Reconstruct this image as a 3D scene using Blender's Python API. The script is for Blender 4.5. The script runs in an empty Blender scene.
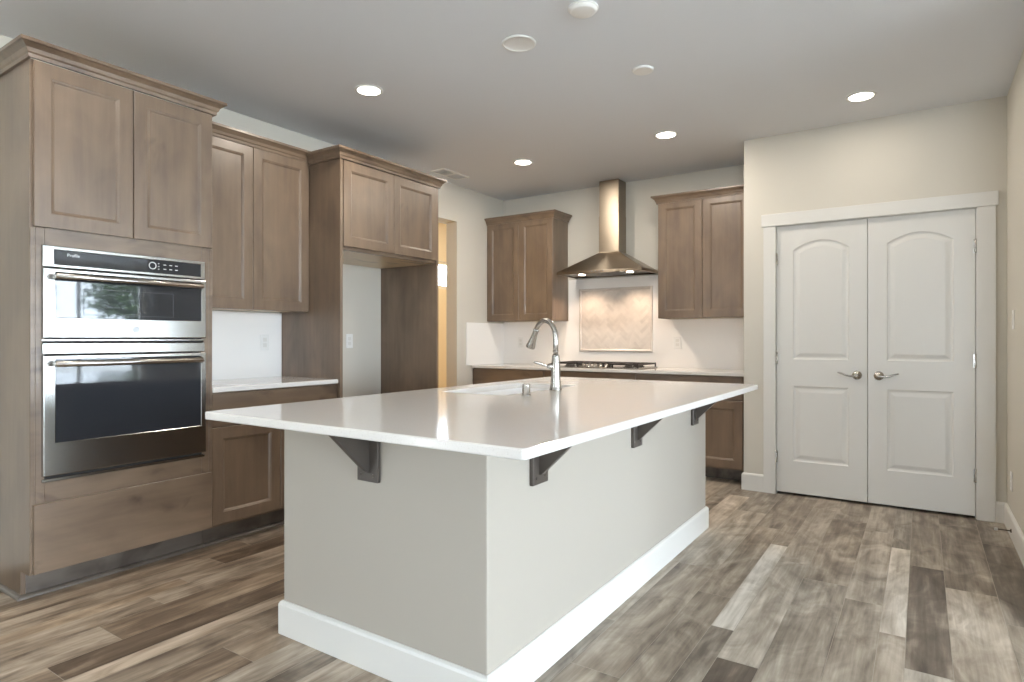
import bpy, bmesh, math, random
from mathutils import Vector, Matrix

# ------------------------------------------------------------------ camera
SC = bpy.context.scene
COL = SC.collection
cam_d = bpy.data.cameras.new('camera')
cam_d.sensor_width = 36.0
cam_d.lens = 36.0 * 616.1 / 1024.0
cam_d.shift_y = -2.0 / 1024.0
cam_d.clip_start = 0.02
cam_d.clip_end = 200
cam = bpy.data.objects.new('camera', cam_d)
COL.objects.link(cam)
cam.location = (0, 0, 1.185)
cam.rotation_euler = (math.radians(90), 0, math.radians(33.62))
SC.camera = cam

# ------------------------------------------------------------------ view + sky + lights
SC.view_settings.view_transform = 'Standard'
SC.view_settings.look = 'None'
SC.view_settings.gamma = 1.0
SC.view_settings.use_curve_mapping = False
SC.view_settings.exposure = 0.97

SKY = 15.0
w = bpy.data.worlds.new('overcast_sky')
SC.world = w
w.use_nodes = True
bg = w.node_tree.nodes['Background']
bg.inputs[0].default_value = (0.82, 0.92, 1.07, 1)
bg.inputs[1].default_value = SKY

CZ = 2.749                     # ceiling height
WX = 7.5                       # window wall of the open room
RY = -3.4                      # wall behind the camera
SC.cycles.max_bounces = 10
SC.cycles.diffuse_bounces = 7
SC.cycles.glossy_bounces = 5
SC.cycles.transparent_max_bounces = 12
SC.cycles.caustics_reflective = False
SC.cycles.caustics_refractive = False
SC.cycles.sample_clamp_indirect = 6
SC.cycles.use_denoising = True


def portal(name, loc, rot, sx, sy):
    """daylight portal filling a window opening (guides sky light, emits nothing itself)"""
    d = bpy.data.lights.new(name, 'AREA')
    d.shape = 'RECTANGLE'
    d.size, d.size_y = sx, sy
    d.cycles.is_portal = True
    o = bpy.data.objects.new(name, d)
    COL.objects.link(o)
    o.location = loc
    o.rotation_euler = rot


# windows of the open room: (y0, y1, z0, z1) on the wall x = WX, and on the left wall beside the camera
WIN_X = [(-3.0, 0.0, 0.08, 2.5), (0.5, 3.6, 0.35, 2.5), (4.3, 6.7, 0.35, 2.5)]  # first window unseen, added and enlarged to light the lower left cabinets
WIN_L = [(-2.6, -1.7, 0.1, 2.1)]
WIN_R_FILL = [(0.6, 1.7, 0.35, 2.0)]  # unseen rear window added for fill light
for y0, y1, z0, z1 in WIN_X:
    portal('window_daylight', (WX - 0.02, (y0 + y1) / 2, (z0 + z1) / 2), (0, math.radians(90), 0), z1 - z0, y1 - y0)
for x0, x1, z0, z1 in WIN_R_FILL:
    portal('window_daylight', ((x0 + x1) / 2, RY + 0.02, (z0 + z1) / 2), (math.radians(90), 0, 0), x1 - x0, z1 - z0)
for y0, y1, z0, z1 in WIN_L:
    portal('window_daylight', (-3.92, (y0 + y1) / 2, (z0 + z1) / 2), (0, math.radians(-90), 0), z1 - z0, y1 - y0)
HALLX = -5.4
portal('window_daylight', (HALLX + 0.02, 6.4, 2.05), (0, math.radians(-90), 0), 0.38, 0.9)


def lamp(name, loc, power, col, r=0.065, shape='DISK'):
    """round lamp face shining down, as wide as a real frosted LED disc"""
    d = bpy.data.lights.new(name, 'AREA')
    d.shape = 'DISK'
    d.size = 2 * r
    d.energy = power
    d.color = col
    o = bpy.data.objects.new(name, d)
    COL.objects.link(o)
    o.location = loc
    return o


WARM = (1.0, 0.91, 0.80)
CAN_XY = [(-2.891, 2.725), (-2.933, 4.587), (-1.628, 4.576), (-0.325, 4.546)]   # lit cans in view
CAN_OFF = (-1.772, 2.731)
CAN_W = [4.5, 8.5, 7.5, 1.7]
for (x, y), e in zip(CAN_XY, CAN_W):
    lamp('can_or_fill_light', (x, y, CZ - 0.008), e, WARM)
FILL_NEAR = [(-2.9, 0.75), (-1.6, 0.75), (-0.3, 0.75), (3.0, 1.5), (3.0, 4.3)]   # unseen ceiling fill lamps added above and behind the camera
for x, y in FILL_NEAR:
    lamp('can_or_fill_light', (x, y, CZ - 0.008), 4, (1.0, 0.93, 0.85))
for x in (-2.82, -2.31):                      # hood lamps: recessed spots with a clear cone
    d = bpy.data.lights.new('hood_light', 'SPOT')
    d.energy, d.color, d.shadow_soft_size = 7, (1.0, 0.74, 0.54), 0.02
    d.spot_size, d.spot_blend = math.radians(124), 0.75
    o = bpy.data.objects.new('hood_light', d)
    COL.objects.link(o)
    o.location = (x, 5.50, 1.80)
lamp('hall_light', (-4.75, 5.2, CZ - 0.02), 22, (1.0, 0.76, 0.46), 0.1)

# ------------------------------------------------------------------ materials


def lin(r, g, b):
    f = lambda c: (c / 255 / 12.92) if c / 255 <= 0.04045 else ((c / 255 + 0.055) / 1.055) ** 2.4
    return (f(r), f(g), f(b), 1)


def new_mat(name):
    m = bpy.data.materials.new(name)
    m.use_nodes = True
    return m, m.node_tree.nodes, m.node_tree.links, m.node_tree.nodes['Principled BSDF']


def plain(name, col, rough=0.5, metal=0.0, spec=0.5, bump=0.0, bscale=200):
    m, N, L, b = new_mat(name)
    b.inputs['Base Color'].default_value = col
    b.inputs['Roughness'].default_value = rough
    b.inputs['Metallic'].default_value = metal
    b.inputs['Specular IOR Level'].default_value = spec
    tc = N.new('ShaderNodeTexCoord')
    nz = N.new('ShaderNodeTexNoise')
    nz.inputs['Scale'].default_value = bscale
    nz.inputs['Detail'].default_value = 2
    L.new(tc.outputs['Object'], nz.inputs['Vector'])
    if bump:
        bp = N.new('ShaderNodeBump')
        bp.inputs['Strength'].default_value = bump
        bp.inputs['Distance'].default_value = 0.002
        L.new(nz.outputs['Fac'], bp.inputs['Height'])
        L.new(bp.outputs['Normal'], b.inputs['Normal'])
    return m


def emit(name, col, s):
    m = bpy.data.materials.new(name)
    m.use_nodes = True
    N = m.node_tree.nodes
    b = N['Principled BSDF']
    b.inputs['Base Color'].default_value = (0.8, 0.8, 0.8, 1)
    b.inputs['Emission Color'].default_value = col
    b.inputs['Emission Strength'].default_value = s
    return m


def wood(name, axis, c0, c1, c2, rough=0.38):
    """stained maple: fine grain along axis, soft cloudy blotches, few darker flecks"""
    m, N, L, b = new_mat(name)
    tc = N.new('ShaderNodeTexCoord')
    mp = N.new('ShaderNodeMapping')
    sc = [26, 26, 26]
    sc[axis] = 1.6
    mp.inputs['Scale'].default_value = sc
    L.new(tc.outputs['Object'], mp.inputs['Vector'])
    n1 = N.new('ShaderNodeTexNoise')
    n1.inputs['Scale'].default_value = 1.0
    n1.inputs['Detail'].default_value = 6
    n1.inputs['Roughness'].default_value = 0.6
    L.new(mp.outputs['Vector'], n1.inputs['Vector'])
    mp2 = N.new('ShaderNodeMapping')
    s2 = [5, 5, 5]
    s2[axis] = 2.2
    mp2.inputs['Scale'].default_value = s2
    L.new(tc.outputs['Object'], mp2.inputs['Vector'])
    n2 = N.new('ShaderNodeTexNoise')
    n2.inputs['Scale'].default_value = 1.0
    n2.inputs['Detail'].default_value = 4
    n2.inputs['Distortion'].default_value = 0.8
    L.new(mp2.outputs['Vector'], n2.inputs['Vector'])
    mx = N.new('ShaderNodeMath')
    mx.operation = 'MULTIPLY_ADD'
    mx.inputs[1].default_value = 0.35
    L.new(n1.outputs['Fac'], mx.inputs[0])
    m2 = N.new('ShaderNodeMath')
    m2.operation = 'MULTIPLY'
    m2.inputs[1].default_value = 0.65
    L.new(n2.outputs['Fac'], m2.inputs[0])
    L.new(m2.outputs[0], mx.inputs[2])
    rp = N.new('ShaderNodeValToRGB')
    e = rp.color_ramp.elements
    e[0].position = 0.30
    e[0].color = c0
    e[1].position = 0.72
    e[1].color = c2
    k = e.new(0.5)
    k.color = c1
    L.new(mx.outputs[0], rp.inputs['Fac'])
    mp3 = N.new('ShaderNodeMapping')
    s3 = [7.5, 7.5, 7.5]
    s3[axis] = 4.0
    mp3.inputs['Scale'].default_value = s3
    L.new(tc.outputs['Object'], mp3.inputs['Vector'])
    n3 = N.new('ShaderNodeTexNoise')
    n3.inputs['Scale'].default_value = 1.0
    n3.inputs['Detail'].default_value = 3
    n3.inputs['Distortion'].default_value = 0.6
    L.new(mp3.outputs['Vector'], n3.inputs['Vector'])
    r3 = N.new('ShaderNodeValToRGB')
    r3.color_ramp.elements[0].position = 0.72 if axis == 2 else 0.56
    r3.color_ramp.elements[0].color = (1, 1, 1, 1)
    r3.color_ramp.elements[1].position = 0.90 if axis == 2 else 0.70
    r3.color_ramp.elements[1].color = (0.55, 0.52, 0.5, 1)
    L.new(n3.outputs['Fac'], r3.inputs['Fac'])
    mk = N.new('ShaderNodeMix')
    mk.data_type = 'RGBA'
    mk.blend_type = 'MULTIPLY'
    mk.inputs['Factor'].default_value = 1.0
    L.new(rp.outputs['Color'], mk.inputs['A'])
    L.new(r3.outputs['Color'], mk.inputs['B'])
    L.new(mk.outputs['Result'], b.inputs['Base Color'])
    b.inputs['Roughness'].default_value = rough
    b.inputs['Specular IOR Level'].default_value = 0.5
    b.inputs['Coat Weight'].default_value = 0.5
    b.inputs['Coat Roughness'].default_value = 0.3
    bp = N.new('ShaderNodeBump')
    bp.inputs['Strength'].default_value = 0.06
    bp.inputs['Distance'].default_value = 0.002
    L.new(n1.outputs['Fac'], bp.inputs['Height'])
    L.new(bp.outputs['Normal'], b.inputs['Normal'])
    return m


W0, W1, W2 = lin(94, 77, 62), lin(115, 96, 78), lin(131, 111, 91)
M = {}
M['wood_v'] = wood('stained_maple_upright', 2, W0, W1, W2)
M['wood_x'] = wood('stained_maple_along_x', 0, W0, W1, W2)
M['wood_y'] = wood('stained_maple_along_y', 1, W0, W1, W2)
M['wood_in'] = wood('natural_maple_interior', 1, lin(205, 178, 140), lin(218, 192, 155), lin(228, 205, 170))
M['kick'] = wood('dark_kick_board', 1, lin(92, 84, 76), lin(104, 95, 86), lin(112, 103, 94))
M['ceiling'] = plain('ceiling_paint', lin(218, 220, 224), 0.95, bump=0.15, bscale=90)
M['wall'] = plain('wall_paint', lin(207, 202, 191), 0.85, bump=0.12, bscale=110)
M['hall'] = plain('hall_paint', lin(226, 214, 190), 0.85)
M['island'] = plain('island_paint', lin(172, 165, 154), 0.7, bump=0.1, bscale=110)
M['white'] = plain('white_trim_paint', lin(220, 218, 213), 0.38)
M['plastic'] = plain('white_plastic', lin(232, 231, 228), 0.35)
M['grey_plastic'] = plain('pale_grey_plastic', lin(190, 192, 192), 0.5)  # plain grey, for the vent damper and door stop tip
M['sink'] = plain('white_sink_enamel', lin(240, 240, 240), 0.12)
M['splash'] = plain('white_backsplash', lin(240, 238, 235), 0.3)
M['steel'] = plain('brushed_steel', lin(170, 169, 166), 0.2, 1.0)
M['hood_steel'] = plain('hood_steel', lin(158, 146, 130), 0.36, 1.0)
_hb = M['hood_steel'].node_tree
_tg = _hb.nodes.new('ShaderNodeTangent')
_tg.direction_type = 'RADIAL'
_tg.axis = 'Z'
_hb.links.new(_tg.outputs[0], _hb.nodes['Principled BSDF'].inputs['Tangent'])
_hb.nodes['Principled BSDF'].inputs['Anisotropic'].default_value = 0.85
_hb.nodes['Principled BSDF'].inputs['Anisotropic Rotation'].default_value = 0.25
M['chrome'] = plain('satin_nickel', lin(178, 174, 168), 0.24, 1.0)
M['black_glass'] = plain('black_oven_glass', lin(44, 46, 50), 0.03, 0, 0.6)
M['dark_gap'] = plain('dark_gap', lin(30, 28, 27), 0.7)
M['iron'] = plain('cast_iron', lin(38, 34, 33), 0.55)
M['bracket'] = plain('dark_bronze_steel', lin(84, 77, 71), 0.4, 0.3)
M['mark'] = plain('printed_grey_mark', lin(205, 208, 210), 0.4)
M['lamp'] = emit('lit_lamp_lens', (1.0, 0.93, 0.8, 1), 9)
M['hood_lamp'] = emit('hood_lamp_lens', (1.0, 0.85, 0.68, 1), 9)
M['bark'] = plain('bark', lin(82, 68, 55), 0.9)
M['leaf'] = plain('leaf', lin(74, 98, 52), 0.7)
M['bounce_ground'] = plain('pale_reflector', lin(205, 203, 198), 0.9)  # pale ground outside, added to bounce daylight up onto the ceiling
M['drain'] = plain('drain_steel', lin(150, 150, 150), 0.3, 1.0)


def quartz():
    m, N, L, b = new_mat('white_quartz')
    tc = N.new('ShaderNodeTexCoord')
    n = N.new('ShaderNodeTexNoise')
    n.inputs['Scale'].default_value = 240
    n.inputs['Detail'].default_value = 2
    L.new(tc.outputs['Object'], n.inputs['Vector'])
    rp = N.new('ShaderNodeValToRGB')
    rp.color_ramp.elements[0].position = 0.28
    rp.color_ramp.elements[0].color = lin(206, 201, 196)
    rp.color_ramp.elements[1].position = 0.42
    rp.color_ramp.elements[1].color = lin(216, 213, 209)
    L.new(n.outputs['Fac'], rp.inputs['Fac'])
    L.new(rp.outputs['Color'], b.inputs['Base Color'])
    b.inputs['Roughness'].default_value = 0.09
    b.inputs['Specular IOR Level'].default_value = 0.6
    return m


M['quartz'] = quartz()


def glass():
    m = bpy.data.materials.new('window_pane')
    m.use_nodes = True
    N, L = m.node_tree.nodes, m.node_tree.links
    N.remove(N['Principled BSDF'])
    t = N.new('ShaderNodeBsdfTransparent')
    t.inputs[0].default_value = (0.96, 0.98, 0.97, 1)
    g = N.new('ShaderNodeBsdfGlossy')
    g.inputs['Roughness'].default_value = 0.02
    mx = N.new('ShaderNodeMixShader')
    mx.inputs[0].default_value = 0.06
    L.new(t.outputs[0], mx.inputs[1])
    L.new(g.outputs[0], mx.inputs[2])
    L.new(mx.outputs[0], N['Material Output'].inputs[0])
    return m


M['pane'] = glass()


def tile_mat():
    m, N, L, b = new_mat('cream_marble_tile')
    at = N.new('ShaderNodeAttribute')
    at.attribute_name = 'tone'
    tc = N.new('ShaderNodeTexCoord')
    n = N.new('ShaderNodeTexNoise')
    n.inputs['Scale'].default_value = 9
    n.inputs['Detail'].default_value = 6
    n.inputs['Distortion'].default_value = 1.5
    L.new(tc.outputs['Object'], n.inputs['Vector'])
    ad = N.new('ShaderNodeMath')
    ad.operation = 'MULTIPLY_ADD'
    ad.inputs[1].default_value = 0.6
    L.new(n.outputs['Fac'], ad.inputs[0])
    ml = N.new('ShaderNodeMath')
    ml.operation = 'MULTIPLY'
    ml.inputs[1].default_value = 0.30
    L.new(at.outputs['Fac'], ml.inputs[0])
    L.new(ml.outputs[0], ad.inputs[2])
    rp = N.new('ShaderNodeValToRGB')
    rp.color_ramp.elements[0].position = 0.2
    rp.color_ramp.elements[0].color = lin(204, 196, 188)
    rp.color_ramp.elements[1].position = 0.75
    rp.color_ramp.elements[1].color = lin(228, 220, 211)
    L.new(ad.outputs[0], rp.inputs['Fac'])
    L.new(rp.outputs['Color'], b.inputs['Base Color'])
    b.inputs['Roughness'].default_value = 0.25
    return m


M['tile'] = tile_mat()
M['floor_grout'] = plain('floor_grout', lin(176, 167, 155), 0.8)
M['grout'] = plain('light_grout', lin(214, 206, 196), 0.8)


def floor_mat():
    m, N, L, b = new_mat('weathered_plank_tile')
    at = N.new('ShaderNodeAttribute')
    at.attribute_name = 'plank'
    sp = N.new('ShaderNodeSeparateColor')
    L.new(at.outputs['Color'], sp.inputs[0])
    tc = N.new('ShaderNodeTexCoord')

    def math_(op, a=None, bb=None, c=None):
        n = N.new('ShaderNodeMath')
        n.operation = op
        for i, v in enumerate((a, bb, c)):
            if v is None:
                continue
            if isinstance(v, (int, float)):
                n.inputs[i].default_value = v
            else:
                L.new(v, n.inputs[i])
        return n.outputs[0]
    off = N.new('ShaderNodeCombineXYZ')
    L.new(math_('MULTIPLY', sp.outputs[1], 37.0), off.inputs[0])
    L.new(math_('MULTIPLY', sp.outputs[1], 91.0), off.inputs[1])
    L.new(math_('MULTIPLY', sp.outputs[1], 13.0), off.inputs[2])
    va = N.new('ShaderNodeVectorMath')
    va.operation = 'ADD'
    L.new(tc.outputs['Object'], va.inputs[0])
    L.new(off.outputs[0], va.inputs[1])

    def noise(sx, sy, det, dist=0.0, rough=0.55):
        mp = N.new('ShaderNodeMapping')
        mp.inputs['Scale'].default_value = (sx, sy, 1)
        L.new(va.outputs[0], mp.inputs['Vector'])
        n = N.new('ShaderNodeTexNoise')
        n.inputs['Scale'].default_value = 1
        n.inputs['Detail'].default_value = det
        n.inputs['Roughness'].default_value = rough
        n.inputs['Distortion'].default_value = dist
        L.new(mp.outputs['Vector'], n.inputs['Vector'])
        return n.outputs['Fac']
    streak = noise(16, 1.5, 5, 0.6)
    fine = noise(85, 4.0, 4, 0.2)
    blot = noise(7, 3.2, 6, 1.4)
    tone = sp.outputs[0]
    t = math_('ADD', tone, math_('MULTIPLY', math_('SUBTRACT', streak, 0.5), 0.8))
    t = math_('ADD', t, math_('MULTIPLY', math_('SUBTRACT', blot, 0.5), 0.8))
    t = math_('ADD', t, math_('MULTIPLY', math_('SUBTRACT', fine, 0.5), 0.28))
    rp = N.new('ShaderNodeValToRGB')
    el = rp.color_ramp.elements
    stops = [(0.05, (76, 66, 58)), (0.3, (112, 102, 91)), (0.5, (150, 140, 127)), (0.7, (184, 176, 163)), (0.95, (220, 214, 204))]
    el[0].position, el[0].color = stops[0][0], lin(*stops[0][1])
    el[1].position, el[1].color = stops[-1][0], lin(*stops[-1][1])
    for p, c in stops[1:-1]:
        q = el.new(p)
        q.color = lin(*c)
    L.new(t, rp.inputs['Fac'])
    warm = N.new('ShaderNodeMix')
    warm.data_type = 'RGBA'
    warm.blend_type = 'MULTIPLY'
    L.new(sp.outputs[2], warm.inputs['Factor'])
    L.new(rp.outputs['Color'], warm.inputs['A'])
    warm.inputs['B'].default_value = (1.0, 0.80, 0.62, 1)  # warm light tint blended into each plank's colour
    L.new(warm.outputs['Result'], b.inputs['Base Color'])
    b.inputs['Roughness'].default_value = 0.42
    b.inputs['Specular IOR Level'].default_value = 0.4
    bp = N.new('ShaderNodeBump')
    bp.inputs['Strength'].default_value = 0.12
    bp.inputs['Distance'].default_value = 0.002
    L.new(fine, bp.inputs['Height'])
    L.new(bp.outputs['Normal'], b.inputs['Normal'])
    return m


M['floor'] = floor_mat()

# ------------------------------------------------------------------ geometry helpers


class MB:
    """collects shapes; build() links them as ONE mesh object"""

    def __init__(self):
        self.bm = bmesh.new()

    def _v(self, pts):
        return [self.bm.verts.new(p) for p in pts]

    def _f(self, vs, smooth=False):
        try:
            f = self.bm.faces.new(vs)
            f.smooth = smooth
            return f
        except ValueError:
            return None

    def box(self, lo, hi, bev=0.0, seg=1):
        lo = [min(a, b) for a, b in zip(lo, hi)] if False else lo
        x0, x1 = sorted((lo[0], hi[0]))
        y0, y1 = sorted((lo[1], hi[1]))
        z0, z1 = sorted((lo[2], hi[2]))
        v = self._v([(x0, y0, z0), (x1, y0, z0), (x1, y1, z0), (x0, y1, z0), (x0, y0, z1), (x1, y0, z1), (x1, y1, z1), (x0, y1, z1)])
        fs = [self._f([v[i] for i in q]) for q in ((0, 3, 2, 1), (4, 5, 6, 7), (0, 1, 5, 4), (1, 2, 6, 5), (2, 3, 7, 6), (3, 0, 4, 7))]
        if bev > 0:
            es = list({e for f in fs for e in f.edges})
            bmesh.ops.bevel(self.bm, geom=es, offset=min(bev, 0.45 * min(x1 - x0, y1 - y0, z1 - z0)), segments=seg, affect='EDGES', profile=0.5)
        return self

    def loft(self, rings, cap0=True, cap1=True, smooth=False, closed=True):
        R = [self._v(r) for r in rings]
        n = len(R[0])
        for a, b in zip(R, R[1:]):
            for i in range(n if closed else n - 1):
                j = (i + 1) % n
                self._f([a[i], a[j], b[j], b[i]], smooth)
        if cap0:
            self._f(list(reversed(R[0])))
        if cap1:
            self._f(R[-1])
        return R

    def prism(self, poly, d):
        """closed polygon of 3D points pushed along vector d"""
        d = Vector(d)
        self.loft([[Vector(p) for p in poly], [Vector(p) + d for p in poly]])
        return self

    def lathe(self, c, prof, axis=(0, 0, 1), n=24, cap0=True, cap1=True, smooth=True):
        """prof: list of (radius, height along axis)"""
        a = Vector(axis).normalized()
        u = a.orthogonal().normalized()
        v = a.cross(u)
        c = Vector(c)
        rings = []
        for r, h in prof:
            rings.append([c + a * h + (u * math.cos(t) + v * math.sin(t)) * max(r, 1e-4) for t in [2 * math.pi * i / n for i in range(n)]])
        self.loft(rings, cap0, cap1, smooth)
        return self

    def tube(self, pts, rad, n=14, caps=True):
        pts = [Vector(p) for p in pts]
        if not isinstance(rad, (list, tuple)):
            rad = [rad] * len(pts)
        t0 = (pts[1] - pts[0]).normalized()
        u = t0.orthogonal().normalized()
        rings = []
        for i, p in enumerate(pts):
            if i == 0:
                t = t0
            elif i == len(pts) - 1:
                t = (pts[-1] - pts[-2]).normalized()
            else:
                t = ((pts[i + 1] - p).normalized() + (p - pts[i - 1]).normalized()).normalized()
            u = (u - t * u.dot(t)).normalized()
            v = t.cross(u)
            rings.append([p + (u * math.cos(q) + v * math.sin(q)) * rad[i] for q in [2 * math.pi * k / n for k in range(n)]])
        self.loft(rings, caps, caps, True)
        return self

    def sweep(self, path, prof, z=0.0, closed=False):
        """profile (out, height) swept along a 2D path, mitred; 'out' is to the RIGHT of the walking direction"""
        P = [Vector(p) for p in path]
        n = len(P)
        nors = []
        segs = n if closed else n - 1
        for i in range(segs):
            d = (P[(i + 1) % n] - P[i]).normalized()
            nors.append(Vector((d.y, -d.x)))
        rings = []
        for i in range(n):
            if closed:
                a, b = nors[i - 1], nors[i]
            else:
                a, b = nors[max(i - 1, 0)], nors[min(i, segs - 1)]
            m = (a + b)
            m = m / max(m.dot(a), 1e-6) if m.length > 1e-6 else a
            rings.append([(P[i].x + m.x * o, P[i].y + m.y * o, z + h) for o, h in prof])
        if closed:
            rings.append(rings[0])
        self.loft(rings, not closed, not closed)
        return self

    def fill(self, loops):
        """planar face with holes from closed vertex loops"""
        es = []
        for lp in loops:
            for i in range(len(lp)):
                a, b = lp[i], lp[(i + 1) % len(lp)]
                e = self.bm.edges.get((a, b)) or self.bm.edges.new((a, b))
                es.append(e)
        bmesh.ops.triangle_fill(self.bm, use_beauty=True, use_dissolve=False, edges=es)

    def build(self, name, mat, parent=None, origin=None, smooth_angle=None):
        if origin is None:
            origin = root_loc(parent) if parent else (0, 0, 0)
        bmesh.ops.remove_doubles(self.bm, verts=self.bm.verts, dist=1e-6)
        bmesh.ops.recalc_face_normals(self.bm, faces=self.bm.faces)
        bmesh.ops.translate(self.bm, verts=self.bm.verts, vec=-Vector(origin))
        me = bpy.data.meshes.new(name)
        self.bm.to_mesh(me)
        self.bm.free()
        me.materials.append(M[mat] if isinstance(mat, str) else mat)
        o = bpy.data.objects.new(name, me)
        COL.objects.link(o)
        if parent:
            o.parent = parent
        else:
            o.location = origin
        return o


def root_loc(o):
    while o.parent:
        o = o.parent
    return o.location


def tag(o, label=None, cat=None, group=None, kind=None):
    for k, v in (('label', label), ('category', cat), ('group', group), ('kind', kind)):
        if v:
            o[k] = v
    return o


def thing(name, label, cat, loc, group=None):
    o = bpy.data.objects.new(name, None)
    o.empty_display_size = 0.1
    COL.objects.link(o)
    o.location = loc
    return tag(o, label, cat, group)


def copy_tree(o, loc=None, parent=None):
    c = o.copy()
    COL.objects.link(c)
    c.parent = parent
    if loc is not None:
        c.location = loc
    for ch in list(o.children):
        copy_tree(ch, None, c)
    return c


def struct(name, mb, mat, label=None, cat=None, parent=None, origin=(0, 0, 0)):
    o = mb.build(name, mat, parent, None if parent else origin)
    if not parent:
        tag(o, label, cat, None, 'structure')
    return o


def rrect(x0, x1, y0, y1, r, n=5):
    pts = []
    for cx, cy, a0 in ((x1 - r, y1 - r, 0), (x0 + r, y1 - r, 90), (x0 + r, y0 + r, 180), (x1 - r, y0 + r, 270)):
        for i in range(n + 1):
            a = math.radians(a0 + 90 * i / n)
            pts.append((cx + r * math.cos(a), cy + r * math.sin(a)))
    return pts


def slab(x0, x1, y0, y1, z0, z1, r=0.01, ease=0.004, hole=None):
    """stone slab with eased edges and an optional rounded hole (x0,x1,y0,y1,r)"""
    mb = MB()
    rings = []
    for ins, z in ((ease, z1), (ease * 0.3, z1 - ease * 0.3), (0, z1 - ease), (0, z0 + ease), (ease * 0.3, z0 + ease * 0.3), (ease, z0)):
        rings.append([(p[0], p[1], z) for p in rrect(x0 + ins, x1 - ins, y0 + ins, y1 - ins, max(r - ins, 0.002))])
    R = mb.loft(rings, False, False)
    if hole:
        hp = rrect(*hole)
        H = mb.loft([[(p[0], p[1], z1) for p in hp], [(p[0], p[1], z0) for p in hp]], False, False)
        mb.fill([R[0], H[0]])
        mb.fill([R[-1], H[-1]])
    else:
        mb._f(R[0])
        mb._f(list(reversed(R[-1])))
    return mb


class Face:
    """local frame on a cabinet face: w = along the run, z = up, o = out of the face"""

    def __init__(self, axis, pos, sign):
        self.axis, self.pos, self.sign = axis, pos, sign

    def p(self, w, z, o):
        if self.axis == 'x':
            return (self.pos + self.sign * o, w, z)
        return (w, self.pos + self.sign * o, z)

    def box(self, mb, w0, w1, z0, z1, o0, o1, bev=0.0015):
        return mb.box(self.p(w0, z0, o0), self.p(w1, z1, o1), bev)


def shaker(face, w0, w1, z0, z1, rail=0.068, th=0.02):
    """recessed-panel door with a stepped, bevelled inner moulding"""
    mb = MB()
    rings = []
    for ins, o in ((0, 0.001), (0, th - 0.002), (0.002, th), (rail - 0.004, th), (rail, th - 0.003), (rail + 0.004, th - 0.004),
                   (rail + 0.010, th - 0.010), (rail + 0.013, th - 0.0105)):
        a, b, c, d = w0 + ins, w1 - ins, z0 + ins, z1 - ins
        rings.append([face.p(a, c, o), face.p(b, c, o), face.p(b, d, o), face.p(a, d, o)])
    mb.loft(rings)
    return mb


CROWN = [(0.0, -0.012), (0.012, -0.012), (0.014, 0.004), (0.020, 0.010), (0.026, 0.026), (0.044, 0.042), (0.052, 0.045), (0.052, 0.060), (0.0, 0.060)]
BASEB = [(0.0, 0.0), (0.015, 0.0), (0.015, 0.118), (0.011, 0.127), (0.004, 0.133), (0.0, 0.133)]
SHOE = [(0.0, 0.0), (0.018, 0.0), (0.017, 0.009), (0.010, 0.017), (0.0, 0.019)]

# ------------------------------------------------------------------ setting
LW = -3.940      # left wall
BY = 5.749       # back wall
PX = -1.168      # end of the pantry wall
PY = 5.06        # pantry wall face
RX = 0.457       # right wall stub
RE = 3.46        # its near end
X0, X1, Y0, Y1 = -5.6, WX, RY, 7.6

# floor of individual planks, multi-width pattern read off the photograph
PERIOD = 0.583
OFFS = [0.0, 0.149, 0.240, 0.386]
random.seed(7)
JOINT = {}      # (k, j) -> (a joint y, {plank index: tone})
TONE = {}


def strip(x):
    k = math.floor((x + 0.875) / PERIOD)
    d = x + 0.875 - k * PERIOD
    j = max(i for i in range(4) if OFFS[i] <= d + 1e-6)
    return (k, j)


LEN = 1.215
for x, y, tones in [
        (-0.68, 2.582, {0: 0.80, -1: 0.40, 1: 0.46}), (-0.56, 2.335, {0: 0.62, -1: 0.30, 1: 0.56}), (-0.39, 3.345, {0: 0.46, -1: 0.46, 1: 0.50}),
        (-0.97, 3.09, {0: 0.26, -1: 0.48, 1: 0.42}), (-0.80, 2.9, {0: 0.50, -1: 0.42, 1: 0.46}), (-0.20, 3.19, {0: 0.56, 1: 0.6, -1: 0.46}),
        (-0.10, 2.90, {0: 0.78, -1: 0.66, 1: 0.48}), (0.02, 2.63, {0: 0.30, -1: 0.66, 1: 0.46}), (0.20, 3.59, {0: 0.44, -1: 0.60, 1: 0.42}),
        (0.36, 3.27, {0: 0.28, -1: 0.5, 1: 0.42}), (-2.7, 1.171, {0: 0.40, -1: 0.48}), (-2.55, 0.92, {0: 0.24, -1: 0.5, 1: 0.36}),
        (-2.9, 1.433, {0: 0.5, -1: 0.52}), (-3.0, 1.628, {0: 0.52, -1: 0.56}), (-3.13, 1.868, {0: 0.28, -1: 0.56}), (-3.3, 2.122, {0: 0.42, -1: 0.46}),
        (-2.14, 1.358, {0: 0.52, -1: 0.36}), (-2.43, 2.0, {0: 0.60, -1: 0.64}), (-2.3, 1.75, {0: 0.42, -1: 0.44}), (-1.97, 2.2, {-1: 0.5}), (-1.85, 2.1, {-1: 0.34}),
        (-1.06, 2.0, {0: 0.5, 1: 0.6}), (-1.14, 2.4, {0: 0.62, 1: 0.7})]:
    JOINT[strip(x)] = y
    for q, tn in tones.items():
        TONE[(strip(x), q)] = tn
fl = MB()
lay = fl.bm.loops.layers.float_color.new('plank')
k0 = math.floor((X0 + 0.875) / PERIOD) - 1
g = 0.0011
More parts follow.
